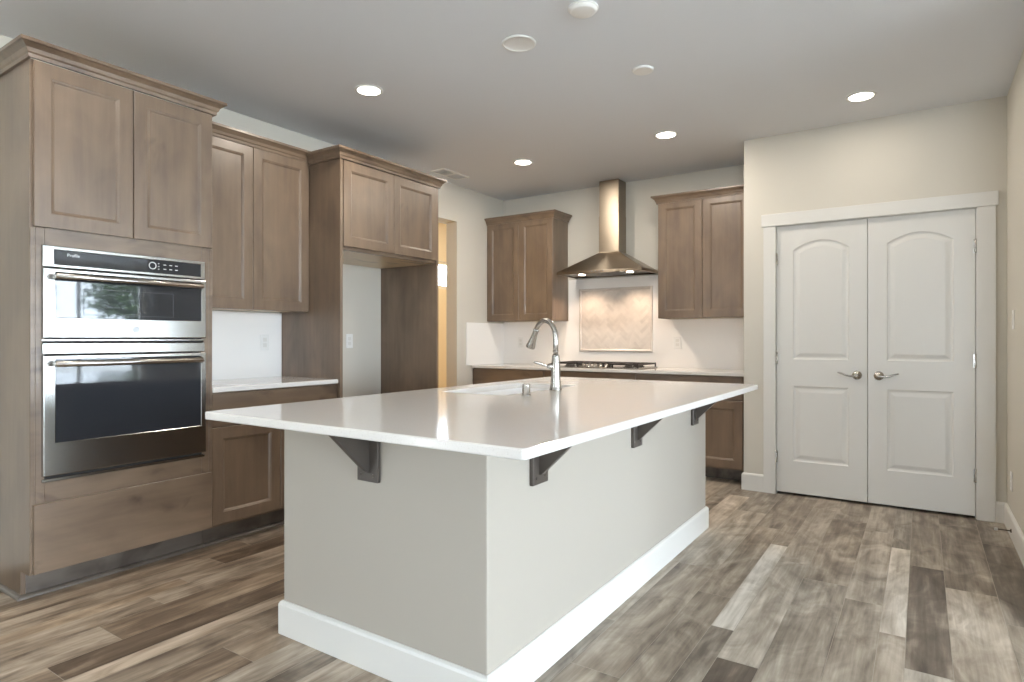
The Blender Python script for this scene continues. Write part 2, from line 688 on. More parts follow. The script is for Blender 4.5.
for k in range(k0, int((X1 + 0.875) / PERIOD) + 2):
    for j in range(4):
        a = -0.875 + k * PERIOD + OFFS[j]
        b = -0.875 + (k + 1) * PERIOD if j == 3 else -0.875 + k * PERIOD + OFFS[j + 1]
        a, b = max(a, X0), min(b, X1)
        if b - a < 0.01:
            continue
        yj = JOINT.get((k, j), random.uniform(0, LEN))
        q0 = math.floor((Y0 - yj) / LEN)
        for q in range(q0, int((Y1 - yj) / LEN) + 1):
            c, d = max(yj + q * LEN, Y0), min(yj + (q + 1) * LEN, Y1)
            if d - c < 0.01:
                continue
            rt = random.choice([0.32, 0.40, 0.46, 0.5, 0.56, 0.64])
            tone = TONE.get(((k, j), q), rt)
            sd = random.random()
            warm_light = random.uniform(0.35, 0.8) if a < -2.15 else random.uniform(0.0, 0.3)  # warmer light on the left painted into plank colour, with random spread
            f = fl._f(fl._v([(a + g, c + g, 0), (b - g, c + g, 0), (b - g, d - g, 0), (a + g, d - g, 0)]))
            for lp in f.loops:
                lp[lay] = (tone, sd, warm_light, 1)
n_top = len(fl.bm.faces)
fl.box((X0, Y0, -0.12), (X1, Y1, -0.0015))
floor = fl.build('floor', 'floor')
floor.data.materials.append(M['floor_grout'])
for i, p in enumerate(floor.data.polygons):
    if p.center.z < -0.0005 or abs(p.normal.z) < 0.5:
        p.material_index = 1
    elif p.normal.z < 0:
        p.flip()
tag(floor, 'weathered grey-brown wood-look plank floor of mixed widths', 'floor', None, 'structure')

struct('ceiling', MB().box((X0 - 0.2, Y0 - 0.2, CZ), (X1 + 0.2, Y1 + 0.2, CZ + 0.15)), 'ceiling', 'flat off-white ceiling over the whole kitchen', 'ceiling')

DY0, DY1, DZ = 4.00, 4.912, 2.379
wl = MB()
wl.box((LW - 0.137, RY - 0.2, 0), (LW, WIN_L[0][0], CZ))
wl.box((LW - 0.137, WIN_L[0][0], 0), (LW, WIN_L[0][1], WIN_L[0][2]))
wl.box((LW - 0.137, WIN_L[0][0], WIN_L[0][3]), (LW, WIN_L[0][1], CZ))
wl.box((LW - 0.137, WIN_L[0][1], 0), (LW, DY0, CZ))
wl.box((LW - 0.137, DY0, DZ), (LW, DY1, CZ))
wl.box((LW - 0.137, DY1, 0), (LW, BY + 0.14, CZ))
struct('wall_left', wl, 'wall', 'long cream wall behind the ovens with an open doorway at its far end', 'wall')
struct('wall_back', MB().box((LW, BY, 0), (RX + 0.12, BY + 0.14, CZ)), 'wall', 'cream wall behind the range hood', 'wall')

DX0, DXM, DX1 = -0.927, -0.321, 0.294
pw = MB()
pw.box((PX, PY, 0), (DX0 - 0.012, PY + 0.115, CZ))
pw.box((DX1 + 0.012, PY, 0), (RX, PY + 0.115, CZ))
pw.box((DX0 - 0.012, PY, 2.056), (DX1 + 0.012, PY + 0.115, CZ))
pw.box((PX, PY + 0.115, 0), (PX + 0.115, BY, CZ))
struct('wall_pantry', pw, 'wall', 'cream pantry wall around the white double doors', 'wall')
rw = MB()
rw.box((RX, RE, 0), (RX + 0.12, BY, CZ))
struct('wall_right', rw, 'wall', 'cream wall stub at the right edge beside the double doors', 'wall')


def holed_wall(name, axis, pos, th, a0, a1, holes, label):
    mb = MB()
    cur = a0

    def bx(b0, b1, c0, c1):
        if axis == 'x':
            mb.box((pos, b0, c0), (pos + th, b1, c1))
        else:
            mb.box((b0, pos, c0), (b1, pos + th, c1))
    for h0, h1, z0, z1 in sorted(holes):
        bx(cur, h0, 0, CZ)
        bx(h0, h1, 0, z0)
        bx(h0, h1, z1, CZ)
        cur = h1
    bx(cur, a1, 0, CZ)
    return struct(name, mb, 'wall', label, 'wall')


holed_wall('wall_window_side', 'x', WX, 0.15, RY - 0.2, Y1, WIN_X, 'wall of tall windows on the open side of the room')
holed_wall('wall_rear', 'y', RY - 0.15, 0.15, LW, WX, WIN_R_FILL, 'rear wall with one window added behind the camera for fill light')
struct('wall_living', MB().box((RX + 0.12, 7.2, 0), (WX, 7.34, CZ)), 'wall', 'far wall of the open living area beyond the pantry', 'wall')
# hall behind the doorway
hl = MB()
hl.box((HALLX - 0.12, 3.3, 0), (HALLX, 5.95, CZ))
hl.box((HALLX - 0.12, 6.85, 0), (HALLX, Y1, CZ))
hl.box((HALLX - 0.12, 5.95, 0), (HALLX, 6.85, 1.86))
hl.box((HALLX - 0.12, 5.95, 2.24), (HALLX, 6.85, CZ))
hl.box((HALLX, 3.3, 0), (LW - 0.137, 3.42, CZ))
hl.box((HALLX, Y1 - 0.12, 0), (LW, Y1, CZ))
hl.box((LW, BY + 0.14, 0), (LW + 0.1, Y1, CZ))
struct('wall_hall', hl, 'hall', 'warm lit hallway wall seen through the doorway', 'wall')


def window(i, axis, pos, a0, a1, z0, z1, label, mull=1, cross=True):
    P = (lambda a, z, o: (pos + o, a, z)) if axis == 'x' else (lambda a, z, o: (a, pos + o, z))
    fr = MB()
    t = 0.05
    fr.box(P(a0, z0, 0.03), P(a0 + t, z1, 0.10), 0.003)
    fr.box(P(a1 - t, z0, 0.03), P(a1, z1, 0.10), 0.003)
    fr.box(P(a0 + t, z0, 0.03), P(a1 - t, z0 + t, 0.10), 0.003)
    fr.box(P(a0 + t, z1 - t, 0.03), P(a1 - t, z1, 0.10), 0.003)
    for q in range(1, mull + 1):
        m = a0 + (a1 - a0) * q / (mull + 1)
        fr.box(P(m - 0.03, z0 + t, 0.035), P(m + 0.03, z1 - t, 0.095), 0.003)
    o = struct('window_%d' % i, fr, 'white', label, 'window')
    pn = MB()
    pn.box(P(a0 + t, z0 + t, 0.062), P(a1 - t, z1 - t, 0.068))
    pn.build('pane', 'pane', o)
    return o


for i, h in enumerate(WIN_X):
    window(i + 1, 'x', WX, *h, ['tall white unseen window added level with the camera for light', 'wide tall white window across from the island', 'tall white window with trees outside, reflected in the oven'][i])
window(4, 'x', LW - 0.12, *WIN_L[0], 'white window on the left wall behind the camera')
window(5, 'y', RY - 0.13, *WIN_R_FILL[0], 'white window added unseen in the rear wall for fill light')
window(6, 'x', HALLX - 0.12, 5.95, 6.85, 1.86, 2.24, 'small bright high window in the hallway', 0)

# baseboards (walked so that 'out' falls on the room side)
b = MB()
b.sweep([(-1.019, PY), (PX, PY), (PX, PY + 0.10)][::-1] if False else [(PX, PY + 0.08), (PX, PY), (-1.019, PY)], BASEB)
for v in b.bm.verts:
    pass
struct('baseboard_pantry', b, 'white', 'white baseboard left of the double doors', 'baseboard')
b = MB()
b.sweep([(0.400, PY), (RX, PY), (RX, RE), (RX + 0.12, RE)], BASEB)
struct('baseboard_right', b, 'white', 'white baseboard along the right wall stub', 'baseboard')
b = MB()
b.sweep([(LW, DY0), (LW, 3.90)][::-1] if False else [(LW, 5.06), (LW, DY1)], BASEB)
struct('baseboard_left', b, 'white', 'short white baseboard beside the doorway', 'baseboard')

# pantry casing
cs = MB()
CO = 0.02
cs.box((-1.019, PY - CO, 0), (-0.931, PY, 2.049), 0.002)
cs.box((0.300, PY - CO, 0), (0.400, PY, 2.049), 0.002)
cs.box((-1.033, PY - CO - 0.006, 2.049), (0.414, PY, 2.142), 0.002)
cs.box((DX0 - 0.012, PY, 0), (DX0 - 0.003, PY + 0.115, 2.056))
cs.box((DX1 + 0.003, PY, 0), (DX1 + 0.012, PY + 0.115, 2.056))
cs.box((DX0 - 0.012, PY, 2.047), (DX1 + 0.012, PY + 0.115, 2.056))
struct('trim_1', cs, 'white', 'flat white casing around the pantry double doors', 'door trim')


def arch_loop(w0, w1, z0, zs, za, n=14):
    """panel outline: straight sides to zs, arch up to za"""
    pts = [(w0, z0), (w1, z0)]
    for i in range(n + 1):
        t = i / n
        x = w1 + (w0 - w1) * t
        s = (t - 0.5) * 2
        pts.append((x, zs + (za - zs) * (1 - s * s)))
    return pts


def inset_poly(pts, d):
    n = len(pts)
    out = []
    for i in range(n):
        a, b, c = Vector(pts[i - 1]), Vector(pts[i]), Vector(pts[(i + 1) % n])
        d1, d2 = (b - a).normalized(), (c - b).normalized()
        n1, n2 = Vector((-d1.y, d1.x)), Vector((-d2.y, d2.x))
        m = n1 + n2
        m = m / max(m.dot(n1), 0.2)
        out.append((b.x + m.x * d, b.y + m.y * d))
    return out


def pantry_door(i, x0, x1, label, hinge_x, knob_x, direction):
    F = Face('y', PY + 0.004, -1)          # o = 0 is the door's front plane
    mb = MB()
    outer = [(x0, 0.020), (x1, 0.020), (x1, 2.044), (x0, 2.044)]
    R = mb.loft([[F.p(w, z, -0.035) for w, z in outer], [F.p(w, z, 0) for w, z in outer]], True, False)
    m = 0.116
    holes = []
    for lp in (arch_loop(x0 + m, x1 - m, 1.032, 1.855, 1.922), [(x0 + m, 0.262), (x1 - m, 0.262), (x1 - m, 0.83), (x0 + m, 0.83)]):
        rings = []
        for d, o in ((0, 0), (0.006, -0.006), (0.016, -0.008), (0.024, -0.007), (0.044, -0.002), (0.048, -0.0015)):
            rings.append([F.p(w, z, o) for w, z in inset_poly(lp, d)])
        H = mb.loft(rings, False, True)
        holes.append(H[0])
    mb.fill([R[1]] + holes)
    o = struct('door_%d' % i, mb, 'white', label, 'door', origin=((x0 + x1) / 2, PY, 0))
    h = MB()
    kz = 0.925
    h.lathe((knob_x, PY + 0.004, kz), [(0.032, 0), (0.032, 0.006), (0.027, 0.011), (0.013, 0.013), (0.011, 0.045), (0.016, 0.048), (0.016, 0.06), (0.008, 0.063)], (0, -1, 0), 24)
    pts = []
    for t in [q / 8 for q in range(9)]:
        pts.append((knob_x + direction * (0.005 + 0.115 * t), PY - 0.050 + 0.004 * t, kz - 0.006 * math.sin(t * math.pi * 1.6) + 0.013 * t * t))
    h.tube(pts, [0.009, 0.0085, 0.0075, 0.0065, 0.006, 0.006, 0.006, 0.0055, 0.004], 10)
    h.build('door_handle', 'chrome', o)
    for z in (1.797, 1.04, 0.285):
        q = MB()
        q.lathe((hinge_x, PY - 0.003, z - 0.045), [(0.006, 0), (0.0065, 0.002), (0.0065, 0.088), (0.004, 0.092)], (0, 0, 1), 12)
        q.box((hinge_x - 0.011, PY + 0.001, z - 0.044), (hinge_x + 0.011, PY + 0.0025, z + 0.044))
        q.build('hinge', 'chrome', o)


pantry_door(1, DX0, DXM - 0.002, 'left leaf of the white arched-panel pantry double doors', DX0 - 0.002, -0.387, -1)
pantry_door(2, DXM + 0.002, DX1, 'right leaf of the white arched-panel pantry double doors', DX1 + 0.002, -0.252, 1)

# white splash surfaces behind the counters
sp = MB()
sp.box((LW, 1.962, 0.911), (LW + 0.008, 2.843, 1.372))
tag(sp.build('backsplash', 'splash', None, (LW, 2.4, 0.911)), 'plain white backsplash between the oven tower and the fridge panel', 'backsplash')
sp = MB()
sp.box((LW + 0.0005, 5.064, 0.911), (LW + 0.008, BY - 0.001, 1.358))
tag(sp.build('backsplash', 'splash', None, (LW, 5.4, 0.911)), 'short white backsplash return on the left wall beside the doorway', 'backsplash')
sp = MB()
sp.box((LW + 0.008, BY - 0.008, 0.911), (PX - 0.001, BY - 0.0005, 1.372))
sp.box((-3.10, BY - 0.008, 1.372), (-2.02, BY - 0.0005, 1.803))
tag(sp.build('backsplash', 'splash', None, (-2.5, BY, 0.911)), 'white backsplash on the back wall behind the cooktop and hood', 'backsplash')

# herringbone panel
pt = thing('tile_panel', 'framed cream herringbone marble panel above the cooktop', 'tile panel', (-2.573, BY - 0.008, 1.056))
PA, PB, PC, PD = -2.972, -2.174, 1.056, 1.702
YF = BY - 0.008
fr = MB()
fw = 0.028
path = [(PA, PC), (PB, PC), (PB, PD), (PA, PD)]
rings = []
for ins, o in ((0, 0), (0, 0.008), (0.006, 0.013), (0.016, 0.014), (0.024, 0.009), (fw, 0.006), (fw, 0)):
    rings.append([(PA + ins, YF - o, PC + ins), (PB - ins, YF - o, PC + ins), (PB - ins, YF - o, PD - ins), (PA + ins, YF - o, PD - ins)])
fr.loft(rings, False, False)
fr.build('frame', 'tile', pt)


def clip_poly(poly, x0, x1, z0, z1):
    def cl(P, f, ip):
        out = []
        for i in range(len(P)):
            a, b_ = P[i - 1], P[i]
            if f(b_):
                if not f(a):
                    out.append(ip(a, b_))
                out.append(b_)
            elif f(a):
                out.append(ip(a, b_))
        return out
    ix = lambda c: (lambda a, b_: (c, a[1] + (b_[1] - a[1]) * (c - a[0]) / (b_[0] - a[0])))
    iz = lambda c: (lambda a, b_: (a[0] + (b_[0] - a[0]) * (c - a[1]) / (b_[1] - a[1]), c))
    for f, ip in ((lambda p: p[0] >= x0, ix(x0)), (lambda p: p[0] <= x1, ix(x1)), (lambda p: p[1] >= z0, iz(z0)), (lambda p: p[1] <= z1, iz(z1))):
        if not poly:
            return []
        poly = cl(poly, f, ip)
    return poly


tl = MB()
tlay = tl.bm.loops.layers.float_color.new('tone')
tw, tlng = 0.034, 0.102
c45 = math.sqrt(0.5)
cx, cz = (PA + PB) / 2, (PC + PD) / 2
random.seed(3)
gp = 0.0012
for i in range(-30, 31):
    for j in range(-30, 31):
        # classic herringbone cell: one upright and one lying tile
        for (ox, oy, w_, h_) in ((0, 0, tlng, tw), (0, tw, tw, tlng)):
            # lattice vectors (tw, tw) and (tlng, -tlng)
            bx = i * tw + j * tlng + ox
            by = i * tw - j * tlng + oy
            q = [(bx + gp, by + gp), (bx + w_ - gp, by + gp), (bx + w_ - gp, by + h_ - gp), (bx + gp, by + h_ - gp)]
            q = [(cx + (u - v) * c45, cz + (u + v) * c45) for u, v in q]
            if max(p[0] for p in q) < PA or min(p[0] for p in q) > PB or max(p[1] for p in q) < PC or min(p[1] for p in q) > PD:
                continue
            q = clip_poly(q, PA + fw + 0.001, PB - fw - 0.001, PC + fw + 0.001, PD - fw - 0.001)
            if len(q) < 3:
                continue
            f = tl._f(tl._v([(p[0], YF - 0.005, p[1]) for p in q]))
            if f:
                t_ = random.random()
                for lp in f.loops:
                    lp[tlay] = (t_, t_, t_, 1)
ret = bmesh.ops.extrude_face_region(tl.bm, geom=list(tl.bm.faces))
bmesh.ops.translate(tl.bm, verts=[v for v in ret['geom'] if isinstance(v, bmesh.types.BMVert)], vec=(0, 0.0045, 0))
tl.build('herringbone_tiles', 'tile', pt)
gb = MB()
gb.box((PA + fw, YF - 0.0035, PC + fw), (PB - fw, YF, PD - fw))
gb.build('grout_bed', 'grout', pt)

# ------------------------------------------------------------------ cabinets
TX = -3.296
TH = 0.02
FT = Face('x', TX - TH, +1)            # faces +x
T0, T1, TM = 1.105, 1.938, 1.525
BXF = TX - TH                          # front plane of the tower carcass

t = thing('oven_tower_cabinet', 'tall grey-brown cabinet tower housing the double ovens', 'cabinet', (-3.64, 1.525, 0))
cb = MB()
cb.box((LW + 0.003, 1.094, 0.115), (BXF, 1.1, 2.44)) if False else None
# side panel with a toe notch
for y0, y1 in ((1.098, 1.117), (1.927, 1.946)):
    cb.prism([(LW + 0.003, y0, 0), (-3.42, y0, 0), (-3.42, y0, 0.125), (BXF - 0.003, y0, 0.125), (BXF - 0.003, y0, 2.44), (LW + 0.003, y0, 2.44)], (0, y1 - y0, 0))
cb.build('side_panel', 'wood_v', t)
cb = MB()
cb.box((LW + 0.003, 1.117, 0.140), (BXF - 0.005, 1.927, 0.158))
cb.box((LW + 0.003, 1.117, 0.50), (BXF - 0.02, 1.927, 0.52))
cb.box((LW + 0.003, 1.117, 1.645), (BXF - 0.02, 1.927, 1.665))
cb.box((LW + 0.003, 1.117, 2.42), (BXF, 1.927, 2.44))
cb.box((LW + 0.003, 1.117, 0.135), (LW + 0.012, 1.927, 2.42))
cb.build('carcass', 'wood_in', t)
ff = MB()
FT.box(ff, 1.117, 1.152, 0.142, 1.689, -0.018, 0.004)
FT.box(ff, 1.098, 1.117, 0.142, 1.686, -0.0025, 0.004)
FT.box(ff, 1.927, 1.946, 0.142, 1.686, -0.0025, 0.004)
FT.box(ff, 1.886, 1.927, 0.142, 1.689, -0.018, 0.004)
FT.box(ff, 1.152, 1.886, 1.605, 1.700, -0.018, 0.004)
FT.box(ff, 1.152, 1.886, 0.425, 0.545, -0.018, 0.004)
ff.build('face_frame', 'wood_y', t)
shaker(FT, T0 + 0.003, TM - 0.002, 1.690, 2.433).build('door', 'wood_v', t)
shaker(FT, TM + 0.002, T1 - 0.001, 1.690, 2.433).build('door', 'wood_v', t)
df = MB()
FT.box(df, T0 + 0.002, T1 - 0.001, 0.130, 0.442, 0.001, 0.02, 0.002)
df.build('drawer_front', 'wood_y', t)
kb = MB()
kb.box((-3.43, 1.117, 0), (-3.415, 1.948, 0.140))
kb.sweep([(LW + 0.01, 1.098), (-3.415, 1.098), (-3.415, 1.948)], SHOE)
kb.build('toe_kick', 'kick', t)
cr = MB()
cr.sweep([(LW + 0.003, 1.098), (TX - 0.006, 1.098), (TX - 0.006, 1.946), (LW + 0.003, 1.946)], CROWN, 2.449)
cr.build('crown_molding', 'wood_y', t)

# ---- wall oven
OX = TX + 0.0          # front plane of the face frame about TX-0.016
ov = thing('wall_oven', 'stainless double wall oven with microwave above, built into the tower', 'oven', (-3.5, 1.52, 0.52))
FO = Face('x', TX - 0.022, +1)
bd = MB()
bd.box((-3.85, 1.156, 0.548), (TX - 0.017, 1.884, 1.600))
bd.build('body', 'dark_gap', ov)
OY0, OY1 = 1.140, 1.898


def frame_panel(mb, w0, w1, z0, z1, o0, o1, win, bev=0.004):
    """slab with a rectangular opening (win = w0,w1,z0,z1), rounded outer edge, raised rim round the opening"""
    outer = lambda i, o: [FO.p(w0 + i, z0 + i, o), FO.p(w1 - i, z0 + i, o), FO.p(w1 - i, z1 - i, o), FO.p(w0 + i, z1 - i, o)]
    a, b_, c, d = win
    inner = lambda i, o: [FO.p(a - i, c - i, o), FO.p(b_ + i, c - i, o), FO.p(b_ + i, d + i, o), FO.p(a - i, d + i, o)]
    mb.loft([inner(0, o0), outer(0, o0), outer(0, o1 - bev), outer(bev * 0.4, o1 - bev * 0.4), outer(bev, o1), inner(0.003, o1), inner(0, o1 - 0.003), inner(0, o0)], False, False)
    return mb


PROUD = 0.022
frame_panel(MB(), OY0, OY1, 1.512, 1.611, -0.016, PROUD, (1.186, 1.872, 1.528, 1.593)).build('control_panel', 'steel', ov)
cp = [o for o in ov.children if o.name.startswith('control_panel')][0]
q = MB()
FO.box(q, 1.186, 1.872, 1.528, 1.593, 0.002, PROUD - 0.002, 0)
q.build('control_glass', 'black_glass', cp)
q = MB()
for rr, cy_, cz_ in ((0.017, 1.617, 1.563),):
    ring = [FO.p(cy_ + rr * math.cos(a), cz_ + rr * math.sin(a), PROUD - 0.001) for a in [2 * math.pi * i / 28 for i in range(29)]]
    q.tube(ring, 0.0022, 6)
q.build('dial', 'mark', cp)
q = MB()
for r_ in range(2):
    for c_ in range(3):
        FO.box(q, 1.672 + c_ * 0.03, 1.686 + c_ * 0.03, 1.570 - r_ * 0.022, 1.5735 - r_ * 0.022, PROUD - 0.003, PROUD - 0.0012, 0)
q.build('display_marks', 'mark', cp)
q = MB()
for r_ in range(3):
    FO.box(q, 1.644, 1.651, 1.574 - r_ * 0.014, 1.577 - r_ * 0.014, PROUD - 0.003, PROUD - 0.0012, 0)
q.build('dial_scale', 'mark', cp)


def text_mesh(mb, txt, size, face, w, z, o, depth=0.0006):
    cu = bpy.data.curves.new('lettering', 'FONT')
    cu.body = txt
    cu.size = size
    cu.align_x = 'CENTER'
    cu.align_y = 'CENTER'
    ob = bpy.data.objects.new('lettering', cu)
    COL.objects.link(ob)
    me = bpy.data.meshes.new_from_object(ob.evaluated_get(bpy.context.evaluated_depsgraph_get()))
    bpy.data.objects.remove(ob)
    vs = [mb.bm.verts.new(face.p(w + v.co.x, z + v.co.y, o)) for v in me.vertices]
    for p in me.polygons:
        mb._f([vs[i] for i in p.vertices])
    bpy.data.meshes.remove(me)
    bpy.data.curves.remove(cu)


q = MB()
text_mesh(q, 'Profile', 0.02, FO, 1.262, 1.573, PROUD - 0.0014)
q.build('lettering', 'mark', cp)

PD_ = 0.030
ud = MB()
frame_panel(ud, OY0, OY1, 1.190, 1.507, -0.010, PD_, (1.188, 1.870, 1.284, 1.490))
ud = ud.build('upper_door', 'steel', ov)
q = MB()
FO.box(q, 1.188, 1.870, 1.284, 1.490, 0.0, PD_ - 0.002, 0)
q.build('window', 'black_glass', ud)
q = MB()
for a, b_, c, d in ((1.30, 1.72, 1.298, 1.301), (1.30, 1.72, 1.420, 1.423), (1.30, 1.303, 1.301, 1.420), (1.717, 1.72, 1.301, 1.420)):
    FO.box(q, a, b_, c, d, PD_ - 0.004, PD_ - 0.0012, 0)
q.build('window_border', plain('charcoal_print', lin(58, 60, 64), 0.2), ud)


def bar_handle(parent, z):
    q = MB()
    q.tube([FO.p(1.174, z, PD_ + 0.040), FO.p(1.178, z, PD_ + 0.042), FO.p(1.850, z, PD_ + 0.042), FO.p(1.854, z, PD_ + 0.040)], [0.010, 0.0145, 0.0145, 0.010], 18)
    for y in (1.192, 1.836):
        q.box(FO.p(y - 0.010, z - 0.010, PD_ - 0.001), FO.p(y + 0.010, z + 0.010, PD_ + 0.036), 0.003)
    q.build('handle', 'chrome', parent)


def emblem(parent, y, z):
    q = MB()
    q.lathe(FO.p(y, z, PD_), [(0.017, 0), (0.017, 0.0015), (0.0155, 0.002)], (1, 0, 0), 28)
    for r in (0.0162, 0.0128):
        q.tube([FO.p(y + r * math.cos(a), z + r * math.sin(a), PD_ + 0.002) for a in [2 * math.pi * i / 28 for i in range(29)]], 0.0008, 6)
    for s in (-1, 1):
        pts = []
        for i in range(15):
            a = math.radians(-40 + 300 * i / 14)
            r = 0.0042 - 0.0012 * i / 14
            pts.append(FO.p(y + s * 0.0042 + r * math.cos(a), z + r * math.sin(a) + s * 0.001, PD_ + 0.0022))
        q.tube(pts, 0.0008, 6)
    q.build('emblem', 'drain', parent)


bar_handle(ud, 1.470)
emblem(ud, 1.533, 1.232)
vs_ = MB()
FO.box(vs_, OY0, OY1, 1.116, 1.166, -0.012, 0.016, 0.003)
FO.box(vs_, OY0, OY1, 1.176, 1.184, -0.012, 0.012, 0.001)
vs_ = vs_.build('middle_trim', 'steel', ov)
q = MB()
for k in range(6):
    FO.box(q, 1.20 + k * 0.115, 1.285 + k * 0.115, 1.1675, 1.175, -0.01, 0.0105, 0)
FO.box(q, OY0 + 0.004, OY1 - 0.004, 1.1665, 1.1755, -0.012, 0.008, 0)
q.build('vent_slots', 'dark_gap', vs_)
ld = MB()
frame_panel(ld, OY0, OY1, 0.563, 1.110, -0.010, PD_, (1.188, 1.868, 0.712, 1.092))
ld = ld.build('lower_door', 'steel', ov)
q = MB()
FO.box(q, 1.188, 1.868, 0.712, 1.092, 0.0, PD_ - 0.002, 0)
q.build('window', 'black_glass', ld)
bar_handle(ld, 1.072)
q = MB()
FO.box(q, OY0, OY1, 0.534, 0.549, -0.014, 0.014, 0.002)
q = q.build('bottom_trim', 'steel', ov)
q2 = MB()
FO.box(q2, OY0 + 0.004, OY1 - 0.004, 0.549, 0.563, -0.012, 0.004, 0)
q2.build('vent_gap', 'dark_gap', q)

# ---- base cabinet with counter left of the fridge


def base_cabinet(name, label, axis, front, sign, w0, w1, back, doors, group=None, end=None, drawer=True, grain='wood_y', toe=0.155):
    """front: plane of the carcass front; doors: list of (w0, w1); kick recessed"""
    F = Face(axis, front, sign)
    dep = abs(back - front)
    o = F.p((w0 + w1) / 2, 0, -dep / 2)
    t = thing(name, label, 'cabinet', o, group)
    mb = MB()
    F.box(mb, w0, w0 + 0.018, 0.115, 0.88, -dep, 0, 0)
    F.box(mb, w1 - 0.018, w1, 0.115, 0.88, -dep, 0, 0)
    F.box(mb, w0 + 0.018, w1 - 0.018, 0.115, 0.133, -dep, 0, 0)
    F.box(mb, w0 + 0.018, w1 - 0.018, 0.133, 0.88, -dep, -dep + 0.01, 0)
    F.box(mb, w0 + 0.018, w1 - 0.018, 0.665, 0.70, -0.02, 0, 0)
    F.box(mb, w0 + 0.018, w1 - 0.018, 0.862, 0.88, -0.08, 0, 0)
    mb.build('carcass', 'wood_v', t)
    if drawer:
        mb = MB()
        F.box(mb, w0 + 0.003, w1 - 0.003, 0.688, 0.874, 0.001, 0.02, 0.002)
        mb.build('drawer_front', grain, t)
    for a, b_ in doors:
        shaker(F, a, b_, 0.130, 0.680 if drawer else 0.874).build('door', 'wood_v', t)
    mb = MB()
    F.box(mb, w0, w1, 0, 0.115, -toe - 0.015, -toe, 0)
    mb2 = None
    mb.build('toe_kick', 'kick', t)
    return t


base_cabinet('base_cabinet', 'grey-brown base cabinet under the short counter beside the ovens', 'x', -3.345, +1, 1.950, 2.846, LW + 0.003, [(1.953, 2.397), (2.400, 2.843)], toe=0.070)
shoe = MB()
shoe.sweep([(-3.415, 1.95), (-3.415, 2.846)], SHOE)
shoe.build('shoe_molding', 'kick', [o for o in COL.objects if o.name == 'base_cabinet'][0])
c = slab(LW + 0.002, -3.312, 1.948, 2.8455, 0.882, 0.911, 0.006)
tag(c.build('countertop', 'quartz', None, (-3.65, 2.4, 0.882)), 'short white quartz countertop between the oven tower and the fridge panel', 'countertop')


def wall_cabinet(name, label, axis, front, sign, w0, w1, back, z0, z1, doors, crown_path, group=None, rail=0.068):
    F = Face(axis, front, sign)
    dep = abs(back - front)
    t = thing(name, label, 'cabinet', F.p((w0 + w1) / 2, z0, -dep / 2), group)
    mb = MB()
    F.box(mb, w0, w0 + 0.018, z0, z1, -dep, 0, 0.001)
    F.box(mb, w1 - 0.018, w1, z0, z1, -dep, 0, 0.001)
    F.box(mb, w0 + 0.018, w1 - 0.018, z1 - 0.018, z1, -dep, 0, 0)
    F.box(mb, w0 + 0.018, w1 - 0.018, z0 + 0.012, z1 - 0.018, -dep, -dep + 0.01, 0)
    F.box(mb, w0 + 0.018, w1 - 0.018, z0, z0 + 0.03, -0.02, 0, 0)
    mb.build('carcass', 'wood_v', t)
    mb = MB()
    F.box(mb, w0 + 0.018, w1 - 0.018, z0 + 0.006, z0 + 0.022, -dep + 0.01, -0.02, 0)
    mb.build('bottom_shelf', 'wood_in', t)
    for a, b_ in doors:
        shaker(F, a, b_, z0 + 0.002, z1 - 0.002, rail).build('door', 'wood_v', t)
    if crown_path:
        cr = MB()
        cr.sweep(crown_path, CROWN, z1 + (0.004 if axis == 'x' else -0.006))
        cr.build('crown_molding', 'wood_x' if axis == 'y' else 'wood_y', t)
    return t


UXF = -3.641
wall_cabinet('wall_cabinet', 'tall two-door upper cabinet between the oven tower and the fridge cabinet', 'x', UXF, +1, 1.950, 2.846, LW + 0.003, 1.375, 2.44,
             [(1.953, 2.4045), (2.4075, 2.843)], [(UXF + 0.014, 1.951), (UXF + 0.014, 2.845)])

# ---- fridge cabinet: tall panels and the cabinet over the empty bay
F2 = Face('x', BXF, +1)
t = thing('refrigerator_cabinet', 'tall fridge surround with an empty bay under a two-door cabinet', 'cabinet', (-3.64, 3.36, 0))
for y0, y1 in ((2.848, 2.870), (3.850, 3.872)):
    mb = MB()
    mb.box((LW + 0.003, y0, 0), (TX - 0.002, y1, 2.43), 0.001)
    mb.build('side_panel', 'wood_v', t)
mb = MB()
mb.box((LW + 0.003, 2.870, 2.42), (BXF, 3.850, 2.44))
mb.box((LW + 0.003, 2.870, 1.812), (LW + 0.015, 3.850, 2.42))
mb.box((BXF - 0.02, 2.870, 1.80), (BXF, 3.850, 1.85))
mb.build('carcass', 'wood_y', t)
mb = MB()
mb.box((LW + 0.003, 2.870, 1.800), (BXF - 0.02, 3.850, 1.812))
mb.build('bottom_shelf', 'wood_in', t)
shaker(F2, 2.877, 3.3585, 1.824, 2.416).build('door', 'wood_v', t)
shaker(F2, 3.3615, 3.848, 1.824, 2.416).build('door', 'wood_v', t)
cr = MB()
cr.sweep([(UXF + 0.02, 2.848), (TX - 0.004, 2.848), (TX - 0.004, 3.872), (LW + 0.003, 3.872)], CROWN, 2.430)
cr.build('crown_molding', 'wood_y', t)

